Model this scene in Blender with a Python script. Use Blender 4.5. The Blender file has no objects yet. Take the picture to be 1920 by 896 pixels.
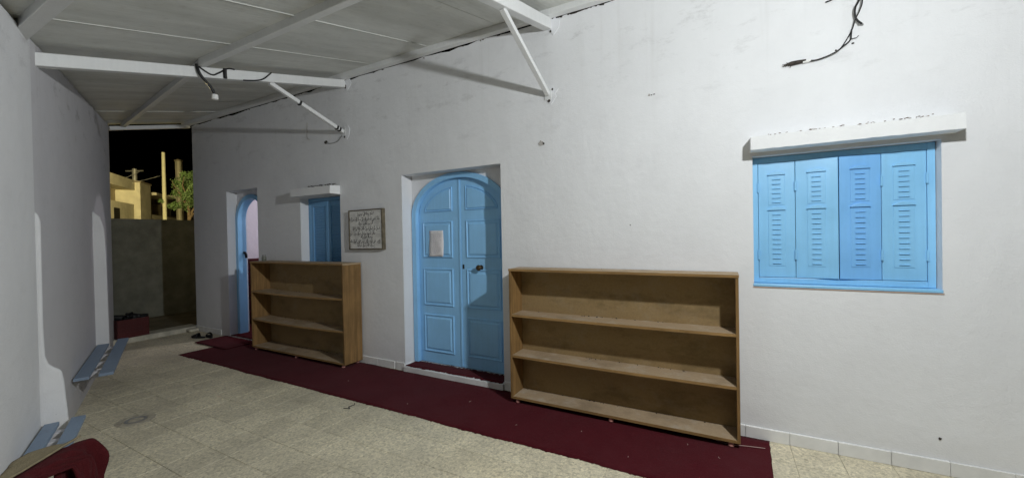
import bpy, bmesh, math, random
import numpy as np
from mathutils import Vector, Matrix

random.seed(7)
S = bpy.context.scene
COL = S.collection

# ------------------------------------------------------------------ camera
YAW, PITCH, ROLL, FOC = -.492446, -.00902, -.018716, 740.15
CAM = Vector((0, -3.445, 1.55))
fw = Vector((math.sin(YAW)*math.cos(PITCH), math.cos(YAW)*math.cos(PITCH), math.sin(PITCH)))
rt0 = Vector((math.cos(YAW), -math.sin(YAW), 0)); up0 = rt0.cross(fw)
rt = math.cos(ROLL)*rt0 + math.sin(ROLL)*up0
up = -math.sin(ROLL)*rt0 + math.cos(ROLL)*up0
cd = bpy.data.cameras.new('camera'); cam = bpy.data.objects.new('camera', cd); COL.objects.link(cam)
cd.sensor_width = 36; cd.sensor_fit = 'HORIZONTAL'; cd.lens = 36*FOC/1920
cd.clip_start = .05; cd.clip_end = 2000
cam.matrix_world = Matrix(((rt.x, up.x, -fw.x, CAM.x), (rt.y, up.y, -fw.y, CAM.y), (rt.z, up.z, -fw.z, CAM.z), (0, 0, 0, 1)))
S.camera = cam

# ------------------------------------------------------------------ night sky, exposure
w = bpy.data.worlds.new('World'); S.world = w; w.use_nodes = True
nt = w.node_tree; bg = nt.nodes['Background']
sky = nt.nodes.new('ShaderNodeTexSky'); sky.sky_type = 'NISHITA'; sky.sun_disc = False
sky.sun_elevation = math.radians(-4); sky.sun_rotation = math.radians(120)
nt.links.new(sky.outputs[0], bg.inputs[0]); bg.inputs[1].default_value = .004
S.view_settings.view_transform = 'Standard'; S.view_settings.look = 'None'
S.view_settings.exposure = 0; S.view_settings.gamma = 1; S.view_settings.use_curve_mapping = False

# ------------------------------------------------------------------ pixel helpers (directions only; distance comes from planes)
def ray(px, py): return fw + (px-960)/FOC*rt - (py-448)/FOC*up
def on_plane(px, py, p, n):
    d = ray(px, py); n = Vector(n); t = (Vector(p)-CAM).dot(n)/d.dot(n); return CAM + d*t
def onY(px, py, Y): return on_plane(px, py, (0, Y, 0), (0, 1, 0))
def onZ(px, py, Z): return on_plane(px, py, (0, 0, Z), (0, 0, 1))
def project(p):
    d = Vector(p)-CAM; c = d.dot(fw)
    return (960+FOC*d.dot(rt)/c, 448-FOC*d.dot(up)/c) if c > .01 else (-9999, -9999)

# ------------------------------------------------------------------ materials
def srgb(*c): return tuple((x/255/12.92 if x <= 10 else ((x/255+.055)/1.055)**2.4) for x in c)
class N:
    def __init__(s, name, rough=.6, spec=.4, metal=0):
        s.m = bpy.data.materials.new(name); s.m.use_nodes = True; s.t = s.m.node_tree
        s.b = s.t.nodes['Principled BSDF']; s.b.inputs['Roughness'].default_value = rough
        s.b.inputs['Specular IOR Level'].default_value = spec; s.b.inputs['Metallic'].default_value = metal
        s._pos = None; s._obj = None
    def n(s, t): return s.t.nodes.new(t)
    def l(s, a, b): s.t.links.new(a, b)
    def pos(s):
        if not s._pos: s._pos = s.n('ShaderNodeNewGeometry').outputs['Position']
        return s._pos
    def objc(s):
        if not s._obj: s._obj = s.n('ShaderNodeTexCoord').outputs['Object']
        return s._obj
    def scaled(s, v, sc):
        mp = s.n('ShaderNodeMapping'); mp.inputs['Scale'].default_value = sc; s.l(v, mp.inputs[0]); return mp.outputs[0]
    def noise(s, v, scale, detail=4, rough=.6):
        x = s.n('ShaderNodeTexNoise'); x.inputs['Scale'].default_value = scale; x.inputs['Detail'].default_value = detail
        x.inputs['Roughness'].default_value = rough; s.l(v, x.inputs['Vector']); return x.outputs[0]
    def ramp(s, f, stops):
        r = s.n('ShaderNodeValToRGB'); e = r.color_ramp.elements
        while len(e) < len(stops): e.new(.5)
        for i, (p, c) in enumerate(stops):
            e[i].position = p; e[i].color = (c, c, c, 1) if not isinstance(c, tuple) else (*c[:3], 1)
        s.l(f, r.inputs[0]); return r.outputs[0]
    def mix(s, f, a, b, mode='MIX'):
        x = s.n('ShaderNodeMix'); x.data_type = 'RGBA'; x.blend_type = mode
        for sock, v in ((x.inputs[0], f), (x.inputs[6], a), (x.inputs[7], b)):
            if hasattr(v, 'is_linked'): s.l(v, sock)
            elif isinstance(v, tuple): sock.default_value = (*v[:3], 1)
            else: sock.default_value = v
        return x.outputs[2]
    def math(s, op, a, b=0):
        x = s.n('ShaderNodeMath'); x.operation = op
        for i, v in enumerate((a, b)):
            if hasattr(v, 'is_linked'): s.l(v, x.inputs[i])
            else: x.inputs[i].default_value = v
        return x.outputs[0]
    def color(s, c):
        if isinstance(c, tuple): s.b.inputs['Base Color'].default_value = (*c[:3], 1)
        else: s.l(c, s.b.inputs['Base Color'])
    def bump(s, h, strength, dist=.01):
        b = s.n('ShaderNodeBump'); b.inputs['Strength'].default_value = strength; b.inputs['Distance'].default_value = dist
        prev = s.b.inputs['Normal'].links
        if prev: s.l(prev[0].from_socket, b.inputs['Normal'])
        s.l(h, b.inputs['Height']); s.l(b.outputs[0], s.b.inputs['Normal'])

def simple(name, col, rough=.6, var=.15, scale=8, bump=.1, bscale=40, spec=.4, metal=0, obj=True):
    m = N(name, rough, spec, metal); v = m.objc() if obj else m.pos()
    n1 = m.noise(v, scale, 5)
    dark = tuple(c*(1-var) for c in col); lite = tuple(min(1, c*(1+var)) for c in col)
    m.color(m.mix(m.ramp(n1, [(.3, 0.), (.7, 1.)]), dark, lite))
    if bump: m.bump(m.noise(v, bscale, 4), bump, .005)
    return m.m

def plaster(name, col, dirt=.5, lower=None):
    m = N(name, .85, .15); v = m.pos()
    big = m.noise(v, .9, 4); mid = m.noise(v, 5, 5)
    c = m.mix(m.ramp(big, [(.3, 0.), (.75, 1.)]), tuple(x*.93 for x in col), col)
    c = m.mix(m.math('MULTIPLY', m.ramp(mid, [(.42, 0.), (.8, 1.)]), .10), c, tuple(x*.6 for x in col))
    # small scuffs and specks, denser high up under the roof
    sep = m.n('ShaderNodeSeparateXYZ'); m.l(v, sep.inputs[0])
    hi = m.math('MULTIPLY', m.math('SUBTRACT', sep.outputs[2], 2.35), .9)
    hi = m.ramp(hi, [(0, .12), (.8, 1.)])
    sc = m.noise(m.scaled(v, (1.0, 1.0, 2.2)), 3.1, 9, .72)
    f = m.math('MULTIPLY', m.ramp(sc, [(.55, 0.), (.73, 1.)]), hi)
    c = m.mix(m.math('MULTIPLY', f, .85*dirt), c, (.24, .235, .23))
    sp = m.noise(v, 34, 2)
    c = m.mix(m.math('MULTIPLY', m.ramp(sp, [(.74, 0.), (.8, 1.)]), .35*dirt), c, (.2, .19, .18))
    dr_ = m.noise(m.scaled(v, (7, 7, .35)), 1.6, 5, .6)
    c = m.mix(m.math('MULTIPLY', m.math('MULTIPLY', m.ramp(dr_, [(.55, 0.), (.78, 1.)]), hi), .28*dirt), c, (.33, .31, .28))
    # splash band by the floor
    lo = m.ramp(m.math('ADD', sep.outputs[2], m.math('MULTIPLY', mid, .25)), [(.12, 1.), (.42, 0.)])
    c = m.mix(m.math('MULTIPLY', lo, .18*dirt), c, (.35, .31, .26))
    m.color(c)
    m.bump(m.noise(v, 2.6, 3), .5, .02); m.bump(m.noise(m.scaled(v, (1, 1, .45)), 9, 5, .65), .30, .010); m.bump(m.noise(v, 26, 5), .32, .006); m.bump(m.noise(v, 110, 3), .5, .003)
    return m.m

def wood(name, col, axis, rough=.55, contrast=.35):
    m = N(name, rough, .3); v = m.objc()
    sc = [26, 26, 26]; sc[axis] = 1.6
    g = m.noise(m.scaled(v, tuple(sc)), 1.0, 8, .65); b = m.noise(v, 2.2, 4)
    c = m.mix(m.ramp(g, [(.3, 0.), (.72, 1.)]), tuple(x*(1-contrast) for x in col), tuple(min(1, x*(1+contrast*.6)) for x in col))
    c = m.mix(m.math('MULTIPLY', m.ramp(b, [(.42, 0.), (.70, 1.)]), .7), c, tuple(x*.45 for x in col))
    m.color(c); m.bump(g, .12, .003); return m.m

def board(name, col, dust=(.5, .42, .34), amt=.6):
    """hardboard / chipboard: mottled, with blotchy water stains"""
    m = N(name, .75, .2); v = m.objc()
    f = m.noise(v, 55, 5, .7); b = m.noise(m.scaled(v, (1, 1, 2.2)), 2.4, 6, .65); d = m.noise(v, 6, 6, .7)
    c = m.mix(m.ramp(f, [(.35, 0.), (.7, 1.)]), tuple(x*.9 for x in col), tuple(x*1.07 for x in col))
    c = m.mix(m.math('MULTIPLY', m.ramp(b, [(.50, 0.), (.66, 1.)]), .5), c, tuple(x*.42 for x in col))
    c = m.mix(m.math('MULTIPLY', m.ramp(d, [(.5, 0.), (.75, 1.)]), amt), c, dust)
    m.color(c); m.bump(f, .15, .002); return m.m

def paint(name, col, rough=.38, worn=.2):
    m = N(name, rough, .5); v = m.pos()
    a = m.noise(v, 3.5, 5); d = m.noise(v, 28, 4)
    c = m.mix(m.ramp(a, [(.3, 0.), (.72, 1.)]), tuple(x*.86 for x in col), col)
    c = m.mix(m.math('MULTIPLY', m.ramp(d, [(.62, 0.), (.72, 1.)]), worn), c, tuple(min(1, x*.6+.12) for x in col))
    c = m.mix(m.math('MULTIPLY', m.ramp(m.noise(v, 60, 3), [(.66, 0.), (.7, 1.)]), worn), c, tuple(x*.5 for x in col))
    st = m.noise(m.scaled(v, (26, 26, 1.1)), 1.5, 5, .6)
    c = m.mix(m.math('MULTIPLY', m.ramp(st, [(.35, 0.), (.7, 1.)]), .22), c, tuple(x*.72 for x in col))
    gr = m.noise(v, 7, 7, .72)
    c = m.mix(m.math('MULTIPLY', m.ramp(gr, [(.55, 0.), (.75, 1.)]), worn*1.3), c, tuple(x*.45+.03 for x in col))
    m.bump(st, .10, .003)
    m.color(c); m.l(m.ramp(a, [(.2, rough-.08), (.8, rough+.14)]), m.b.inputs['Roughness'])
    m.bump(m.noise(v, 16, 4), .12, .004); m.bump(d, .06, .002); return m.m

def terrazzo():
    m = N('terrazzo_tile', .55, .35); v = m.pos()
    info = m.n('ShaderNodeObjectInfo').outputs['Random']
    base = srgb(228, 218, 190)
    c = m.mix(info, tuple(x*.92 for x in base), tuple(x*1.04 for x in base))
    vo = m.n('ShaderNodeTexVoronoi'); vo.inputs['Scale'].default_value = 75; m.l(v, vo.inputs['Vector'])
    chips = m.ramp(vo.outputs['Color'], [(.0, .55), (.45, .92), (.7, 1.0), (1., 1.25)])
    c = m.mix(.85, c, chips, 'MULTIPLY')
    c = m.mix(m.math('MULTIPLY', m.ramp(m.noise(v, 210, 3), [(.56, 0.), (.66, 1.)]), .6), c, (.10, .085, .06))
    c = m.mix(m.math('MULTIPLY', m.ramp(m.noise(v, 42, 5), [(.5, 0.), (.68, 1.)]), .5), c, (.22, .2, .155))
    c = m.mix(m.math('MULTIPLY', m.ramp(m.noise(v, 1.3, 5, .65), [(.44, 0.), (.68, 1.)]), .45), c, (.26, .235, .185))
    c = m.mix(m.math('MULTIPLY', m.ramp(m.noise(v, 7, 6, .7), [(.5, 0.), (.75, 1.)]), .35), c, (.62, .56, .45))
    m.color(c); m.bump(m.noise(v, 150, 3), .18, .002)
    m.l(m.ramp(m.noise(v, 3, 4), [(.3, .45), (.7, .75)]), m.b.inputs['Roughness'])
    return m.m

def carpet(name, col, fuzz=1.0, obj=False):
    m = N(name, 1.0, .02); v = m.objc() if obj else m.pos()
    f = m.noise(v, 260, 3, .7); b = m.noise(v, 3.2, 5); d = m.noise(v, 40, 5, .7)
    c = m.mix(m.ramp(f, [(.3, 0.), (.7, 1.)]), tuple(x*.55 for x in col), tuple(x*1.35 for x in col))
    c = m.mix(m.math('MULTIPLY', m.ramp(b, [(.4, 0.), (.75, 1.)]), .35), c, tuple(x*.6 for x in col))
    c = m.mix(m.math('MULTIPLY', m.ramp(d, [(.58, 0.), (.72, 1.)]), .35), c, tuple(x*1.5+.012 for x in col))
    c = m.mix(m.math('MULTIPLY', m.ramp(m.noise(v, .9, 5, .7), [(.45, 0.), (.7, 1.)]), .35), c, tuple(x*.9+.022 for x in col))
    m.color(c); m.bump(f, .7*fuzz, .006); m.bump(d, .3, .01); m.bump(b, .25, .02)
    m.b.inputs['Sheen Weight'].default_value = .03; m.b.inputs['Sheen Roughness'].default_value = .5
    return m.m

def marble():
    m = N('marble', .3, .5); v = m.objc()
    a = m.noise(m.scaled(v, (3, 3, 6)), 2.4, 8, .7)
    m.color(m.mix(m.ramp(a, [(.38, 0.), (.62, 1.)]), (.50, .49, .47), (.74, .73, .70))); return m.m

def roofmat():
    m = N('roof_panel_sheet', .55, .35); v = m.pos()
    sep = m.n('ShaderNodeSeparateXYZ'); m.l(v, sep.inputs[0])
    w1 = m.math('SINE', m.math('MULTIPLY', sep.outputs[0], 150.))
    d = m.noise(m.scaled(v, (3, .7, 1)), 1.6, 6, .65); b = m.noise(v, 14, 5)
    c = m.mix(m.ramp(d, [(.35, 0.), (.7, 1.)]), (.56, .57, .54), (.74, .75, .72))
    c = m.mix(m.math('MULTIPLY', m.ramp(b, [(.55, 0.), (.75, 1.)]), .3), c, (.40, .38, .33))
    m.color(c); m.bump(w1, .16, .003); m.bump(d, .2, .02); return m.m

def emit(name, col, strength):
    m = bpy.data.materials.new(name); m.use_nodes = True; t = m.node_tree
    b = t.nodes['Principled BSDF']; b.inputs['Base Color'].default_value = (.9, .9, .9, 1)
    b.inputs['Emission Color'].default_value = (*col, 1); b.inputs['Emission Strength'].default_value = strength
    return m

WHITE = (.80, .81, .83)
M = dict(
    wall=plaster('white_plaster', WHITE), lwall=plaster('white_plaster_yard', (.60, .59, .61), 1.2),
    lwall_lit=plaster('white_plaster_lit', (.71, .71, .72), .9), inner=plaster('pinkish_plaster', (.80, .765, .825), .3), reveal=plaster('white_limewash', (.82, .83, .86), .3),  # near yard plaster paler than the far part, in place of lamplight
    lintel=plaster('lintel_paint', (.86, .87, .88), .35), steel=paint('white_steel_paint', (.78, .79, .79), .45, .18),
    roof=roofmat(), blue=paint('blue_door_paint', (.31, .64, 1.0), .36, .12), sky_blue=paint('sky_blue_shutter_paint', (.28, .62, .95), .34, .1),
    blue_turned_shade=paint('shutter_paint_turned_shade', (.22, .53, .95), .36, .1), navy=paint('dull_blue_shutter_paint', (.16, .38, .65), .4, .15),
    bench=paint('faded_blue_paint', srgb(132, 150, 172), .55, .5), terrazzo=terrazzo(),
    rug=carpet('dark_red_carpet', (.082, .010, .015)), rug_o=carpet('dark_red_carpet_fold', (.082, .012, .015), obj=True),
    backing=simple('carpet_backing', srgb(150, 138, 110), .95, .12, 60, .8, 200),
    edge=wood('pine_edge', srgb(164, 130, 84), 0, .5), edgez=wood('pine_side', srgb(146, 114, 72), 2, .55, .5),
    shelf=board('dusty_chipboard', srgb(168, 147, 120), (.48, .42, .35), .7), back=board('hardboard', srgb(150, 127, 90), (.36, .30, .215), .35),
    black=simple('black_rubber', (.012, .012, .013), .5, .3, 30, .05), grime=simple('sooty_crust', (.05, .042, .036), .95, .5, 60, .6, 150),
    brass=simple('dark_brass', (.09, .06, .03), .4, .3, 30, .05, metal=.7), paper=simple('paper', (.78, .76, .78), .9, .06, 20, .05),
    ink=simple('ink', (.06, .058, .055), .7, .2), marble=marble(), frame=simple('weathered_frame', (.13, .11, .075), .7, .4, 20, .2),
    concrete=simple('concrete_step', (.52, .49, .40), .9, .25, 9, .5, 60, obj=False), grout=simple('grout', (.36, .335, .275), .95, .3, 10, .3, obj=False),
    skirt=simple('skirting_marble', (.76, .76, .75), .4, .1, 5, .05, obj=False), earth=simple('packed_earth', (.16, .14, .10), .95, .35, 3, .6, 30, obj=False),
    rendered=simple('grey_render', (.18, .185, .16), .95, .25, 4, .4, 50, obj=False), crate=simple('red_plastic', (.075, .010, .010), .5, .2, 8, .05),
    foot=simple('pink_plastic', (.55, .26, .22), .4, .1, 20, 0), socket=simple('white_socket', (.8, .8, .78), .4, .05, 20, 0),
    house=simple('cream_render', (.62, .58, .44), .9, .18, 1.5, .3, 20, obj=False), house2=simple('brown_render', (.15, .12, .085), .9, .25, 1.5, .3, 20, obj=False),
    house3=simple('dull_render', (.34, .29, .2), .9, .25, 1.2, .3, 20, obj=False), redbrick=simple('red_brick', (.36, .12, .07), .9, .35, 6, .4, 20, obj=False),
    dark=simple('dark_opening', (.012, .011, .01), .6, .2, 5, 0), pole=simple('pole_paint', (.62, .6, .42), .6, .1, 4, .1), leaf=simple('leaf', (.07, .12, .035), .6, .5, 3, 0, obj=False),
    bark=simple('bark', (.12, .085, .05), .9, .3, 8, .5), galv=simple('galvanised', (.3, .3, .29), .5, .2, 8, .1, metal=.4), glassy=simple('smoked_glass', (.18, .19, .16), .2, .1, 8, 0),
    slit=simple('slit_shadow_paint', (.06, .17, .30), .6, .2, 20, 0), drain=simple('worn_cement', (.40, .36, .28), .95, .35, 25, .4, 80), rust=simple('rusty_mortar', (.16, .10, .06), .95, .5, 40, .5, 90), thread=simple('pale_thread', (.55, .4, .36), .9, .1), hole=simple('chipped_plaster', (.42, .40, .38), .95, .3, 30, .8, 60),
)

# ------------------------------------------------------------------ object helpers
def link(name, verts, faces, m=None, parent=None, smooth=False, bevel=0, segs=2):
    me = bpy.data.meshes.new(name); me.from_pydata([tuple(v) for v in verts], [], faces); me.update()
    bm = bmesh.new(); bm.from_mesh(me); bmesh.ops.recalc_face_normals(bm, faces=bm.faces); bm.to_mesh(me); bm.free()
    if m is not None:
        for x in (m if isinstance(m, (list, tuple)) else [m]): me.materials.append(x)
    if smooth: me.polygons.foreach_set('use_smooth', [True]*len(me.polygons))
    o = bpy.data.objects.new(name, me); COL.objects.link(o)
    if parent: o.parent = parent
    if bevel:
        b = o.modifiers.new('bevel', 'BEVEL'); b.width = bevel; b.segments = segs; b.limit_method = 'ANGLE'; b.angle_limit = .6
    return o
def tag(o, label, cat, group=None, kind=None):
    o['label'] = label; o['category'] = cat
    if group: o['group'] = group
    if kind: o['kind'] = kind
    return o
def struct(o): o['kind'] = 'structure'; return o
def root(name, loc=(0, 0, 0), label=None, cat=None, group=None, rz=0):
    o = bpy.data.objects.new(name, None); COL.objects.link(o); o.location = loc; o.rotation_euler.z = rz; o.empty_display_size = .1
    if label: tag(o, label, cat, group)
    return o
class MB:
    def __init__(s): s.v = []; s.f = []
    def box(s, x0, x1, y0, y1, z0, z1, fr=None):
        b = len(s.v)
        for p in ((x0, y0, z0), (x1, y0, z0), (x1, y1, z0), (x0, y1, z0), (x0, y0, z1), (x1, y0, z1), (x1, y1, z1), (x0, y1, z1)):
            s.v.append(fr @ Vector(p) if fr else Vector(p))
        s.f += [[b+i for i in q] for q in ((0, 3, 2, 1), (4, 5, 6, 7), (0, 1, 5, 4), (1, 2, 6, 5), (2, 3, 7, 6), (3, 0, 4, 7))]; return s
    def bar(s, a, b, w, h, upv=(0, 0, 1)):
        a = Vector(a); b = Vector(b); d = (b-a).normalized(); x = d.cross(Vector(upv)).normalized(); z = x.cross(d)
        k = len(s.v)
        for p in (a, b):
            for sx, sz in ((-1, -1), (1, -1), (1, 1), (-1, 1)): s.v.append(p + x*sx*w/2 + z*sz*h/2)
        s.f += [[k+i for i in q] for q in ((3, 2, 1, 0), (4, 5, 6, 7), (0, 1, 5, 4), (1, 2, 6, 5), (2, 3, 7, 6), (3, 0, 4, 7))]; return s
    def tube(s, pts, r, n=8):
        pts = [Vector(p) for p in pts]; k = len(s.v); L = len(pts)
        rr = r if isinstance(r, (list, tuple)) else [r]*L
        pv = None
        for i, p in enumerate(pts):
            d = (pts[min(i+1, L-1)]-pts[max(i-1, 0)]).normalized()
            a = d.cross(Vector((0, 0, 1)) if abs(d.z) < .9 else Vector((1, 0, 0))).normalized()
            if pv is not None:
                a = (pv - d*pv.dot(d)).normalized()
            pv = a; b = d.cross(a)
            for j in range(n):
                t = 2*math.pi*j/n; s.v.append(p + (a*math.cos(t)+b*math.sin(t))*rr[i])
        for i in range(L-1):
            for j in range(n):
                s.f.append([k+i*n+j, k+i*n+(j+1) % n, k+(i+1)*n+(j+1) % n, k+(i+1)*n+j])
        s.f.append([k+j for j in range(n)][::-1]); s.f.append([k+(L-1)*n+j for j in range(n)]); return s
    def prism(s, poly, fa, fb):
        """poly: list of 2-D points; fa/fb map a point to 3-D at either end"""
        k = len(s.v); n = len(poly)
        s.v += [Vector(fa(*p)) for p in poly] + [Vector(fb(*p)) for p in poly]
        s.f.append([k+i for i in range(n)][::-1]); s.f.append([k+n+i for i in range(n)])
        for i in range(n): s.f.append([k+i, k+(i+1) % n, k+n+(i+1) % n, k+n+i])
        return s
    def lathe(s, prof, c=(0, 0, 0), n=16, fr=None):
        k = len(s.v); c = Vector(c)
        for r, z in prof:
            for j in range(n):
                t = 2*math.pi*j/n; p = Vector((r*math.cos(t), r*math.sin(t), z)); s.v.append(c + (fr @ p if fr else p))
        for i in range(len(prof)-1):
            for j in range(n): s.f.append([k+i*n+j, k+i*n+(j+1) % n, k+(i+1)*n+(j+1) % n, k+(i+1)*n+j])
        s.f.append([k+j for j in range(n)][::-1]); s.f.append([k+(len(prof)-1)*n+j for j in range(n)]); return s
    def build(s, name, m, parent=None, **kw): return link(name, s.v, s.f, m, parent, **kw)
def spline(pts, n=6):
    pts = [Vector(p) for p in pts]; out = []
    P = [pts[0]] + pts + [pts[-1]]
    for i in range(1, len(P)-2):
        for k in range(n):
            t = k/n; a, b, c, d = P[i-1:i+3]
            out.append(.5*((2*b)+(-a+c)*t+(2*a-5*b+4*c-d)*t*t+(-a+3*b-3*c+d)*t**3))
    out.append(pts[-1]); return out
def lamp(name, loc, power, col, radius, linear=0):
    d = bpy.data.lights.new(name, 'POINT'); d.energy = power; d.color = col; d.shadow_soft_size = radius
    o = bpy.data.objects.new(name, d); COL.objects.link(o); o.location = loc
    if linear:      # softened fall-off, as the phone's night mode evens out near and far
        d.use_nodes = True; t = d.node_tree; e = t.nodes['Emission']; f = t.nodes.new('ShaderNodeLightFalloff')
        f.inputs['Strength'].default_value = 1; f.inputs['Smooth'].default_value = linear
        t.links.new(f.outputs['Quadratic'], e.inputs['Strength'])
    return o

RS, RZ = .262, 3.63                       # roof underside: z = RZ + RS*y
def roof_z(y): return RZ + RS*y
def LY(X): return -2.65 - .383*(X+4.0)    # yard wall line
LE = Vector((-.9338, .3577, 0)); LN = Vector((.3577, .9338, 0))

# ================================================================== GROUND AND FLOOR
g = MB(); g.v = [Vector(p) for p in ((-900, -900, -.16), (900, -900, -.16), (900, 900, -.16), (-900, 900, -.16))]; g.f = [[0, 1, 2, 3]]
struct(g.build('ground', M['earth']))
fl = MB().box(-8.3, 3.2, -6.5, -.002, -.15, -.004)
floor = struct(fl.build('floor', M['grout']))
T = .275; gap = .0015
def tile_mesh(nm):
    h = (T-gap)/2; c = h-.002; vs = [(x*h, y*h, -.0035) for x, y in ((-1, -1), (1, -1), (1, 1), (-1, 1))] + [(x*c, y*c, 0) for x, y in ((-1, -1), (1, -1), (1, 1), (-1, 1))]
    me = bpy.data.meshes.new(nm); me.from_pydata(vs, [], [[4, 5, 6, 7]] + [[i, (i+1) % 4, 4+(i+1) % 4, 4+i] for i in range(4)]); me.materials.append(M['terrazzo']); return me
tm = tile_mesh('tile'); cand = []; rest = []
x = .127 - T*40
while x < 3.0:
    for j in range(0, 24):
        cxx, cyy = x+T/2, -.004-T*(j+.5)
        if cxx < -8.22 or cyy < LY(cxx)-.25 or (cxx > -2 and cyy < -6.3): continue
        pts = [project((cxx+dx*T/2, cyy+dy*T/2, 0)) for dx, dy in ((-1, -1), (1, -1), (1, 1), (-1, 1))]
        vis = any(-20 < p[0] < 1940 and -20 < p[1] < 916 for p in pts)
        hid = (-6.55 < cxx-T/2 and cxx+T/2 < .22 and cyy-T/2 > -.8)      # wholly under the runner
        ar = abs(sum(pts[i][0]*pts[(i+1) % 4][1]-pts[(i+1) % 4][0]*pts[i][1] for i in range(4)))/2 if vis else 0
        (cand if vis and not hid and ar > 60 else rest).append((ar, cxx, cyy))
    x += T
cand.sort(reverse=True); rest += cand[295:]; cand = cand[:295]
for a, px, py in cand:
    o = bpy.data.objects.new('tile', tm); COL.objects.link(o); o.parent = floor
    o.location = (px, py, random.uniform(-.0008, .0006)); o.rotation_euler = (random.uniform(-.0009, .0009), random.uniform(-.0009, .0009), random.choice((0, 1, 2, 3))*math.pi/2)
tb = MB()
for a, px, py in rest:
    k = len(tb.v); tb.v += [Vector((px+v.co.x, py+v.co.y, v.co.z+random.uniform(-.0006, .0005))) for v in tm.vertices]
    tb.f += [[k+i for i in p.vertices] for p in tm.polygons]
o = tb.build('tile_remainder', M['terrazzo'], floor); o['kind'] = 'stuff'

# ================================================================== HOUSE WALL
OPEN = [(-7.06, -6.20, 0.02, 2.34, .30), (-5.17, -4.352, .95, 2.12, .30), (-3.29, -1.965, .065, 2.272, .30), (.195, 1.203, 1.14, 2.10, .30)]
XE0, XE1, TH = -8.12, 3.2, .30
xs = sorted(set([XE0, XE1] + [v for o_ in OPEN for v in o_[:2]])); zs = sorted(set([-.1, 3.5] + [v for o_ in OPEN for v in o_[2:4]]))
xx = []
for a, b in zip(xs[:-1], xs[1:]):
    n = max(1, int((b-a)/.12)); xx += [a+(b-a)*i/n for i in range(n)]
xx.append(xs[-1])
wm = MB()
def quad(m, *p):
    k = len(m.v); m.v += [Vector(q) for q in p]; m.f.append([k, k+1, k+2, k+3])
def inopen(x, z): return any(o_[0] < x < o_[1] and o_[2] < z < o_[3] for o_ in OPEN)
for a, b in zip(xs[:-1], xs[1:]):
    for c, d in zip(zs[:-1], zs[1:]):
        if inopen((a+b)/2, (c+d)/2): continue
        quad(wm, (a, 0, c), (b, 0, c), (b, 0, d), (a, 0, d)); quad(wm, (a, TH, c), (b, TH, c), (b, TH, d), (a, TH, d))
tops = {x: 3.546+random.uniform(-.008, .012)+(-.02 if random.random() < .12 else 0) for x in xx}
for a, b in zip(xx[:-1], xx[1:]):
    quad(wm, (a, 0, 3.5), (b, 0, 3.5), (b, 0, tops[b]), (a, 0, tops[a])); quad(wm, (a, 0, tops[a]), (b, 0, tops[b]), (b, TH, tops[b]), (a, TH, tops[a]))
    quad(wm, (a, TH, 3.5), (b, TH, 3.5), (b, TH, tops[b]), (a, TH, tops[a]))
for x_ in (XE0, XE1): quad(wm, (x_, 0, -.1), (x_, TH, -.1), (x_, TH, 3.546), (x_, 0, 3.546))
for a, b, c, d, q in OPEN:
    for (p0, p1) in (((a, c), (a, d)), ((b, c), (b, d)), ((a, d), (b, d)), ((a, c), (b, c))):
        quad(wm, (p0[0], 0, p0[1]), (p1[0], 0, p1[1]), (p1[0], TH, p1[1]), (p0[0], TH, p0[1]))
me = bpy.data.meshes.new('house_wall'); me.from_pydata(wm.v, [], wm.f)
bm = bmesh.new(); bm.from_mesh(me); bmesh.ops.remove_doubles(bm, verts=bm.verts, dist=.0005); bmesh.ops.recalc_face_normals(bm, faces=bm.faces); bm.to_mesh(me); bm.free()
me.materials.append(M['wall']); house_wall = bpy.data.objects.new('house_wall', me); COL.objects.link(house_wall)
tag(house_wall, 'long white plastered house wall with doors, shuttered windows and marble skirting', 'wall')
# skirting tiles, one by one
sk = None; k = 0; x = .127-T*30
while x < 3.1:
    a, b = x+.0012, x+T-.0012
    if b > XE0+.02 and not any(o_[2] < .1 and a < o_[1] and b > o_[0] for o_ in OPEN):
        o = MB().box(a, b, -.013-random.uniform(0, .0025), .002, .0005, .088+random.uniform(-.002, .002)).build('skirting_tile', M['skirt'], house_wall, bevel=.002, segs=1)
    x += T
for a, b in ((-3.42, -3.295), (-1.96, -1.80)):       # cut pieces beside the door
    MB().box(a, b, -.0135, .002, .0005, .087).build('skirting_tile', M['skirt'], house_wall, bevel=.002, segs=1)
# window hoods
def hood(name, x0, x1, z0, z1, proj_, lab):
    m = MB(); n = 26; k = 0
    for i in range(n+1):
        t = i/n; xx_ = x0+(x1-x0)*t; j = lambda s=.004: random.uniform(-s, s)
        m.v += [Vector((xx_, .02, z0+j(.001))), Vector((xx_, -proj_+j(.0008), z0+j(.002))), Vector((xx_, -proj_+.004+j(.0008), z1+j(.003))), Vector((xx_, .02, z1+.012+j(.006)))]
    for i in range(n):
        for q in range(4): m.f.append([i*4+q, i*4+(q+1) % 4, (i+1)*4+(q+1) % 4, (i+1)*4+q])
    m.f.append([0, 1, 2, 3]); m.f.append([n*4+q for q in range(4)][::-1])
    o = m.build(name, M['lintel'], house_wall); o['label'] = lab; return o
hood('window_hood', .178, 1.262, 2.128, 2.222, .135, 'white concrete hood above the four leaf shutters')
hood('window_hood', -5.155, -4.352, 2.122, 2.225, .15, 'short white concrete hood above the dull blue shutter')
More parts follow.
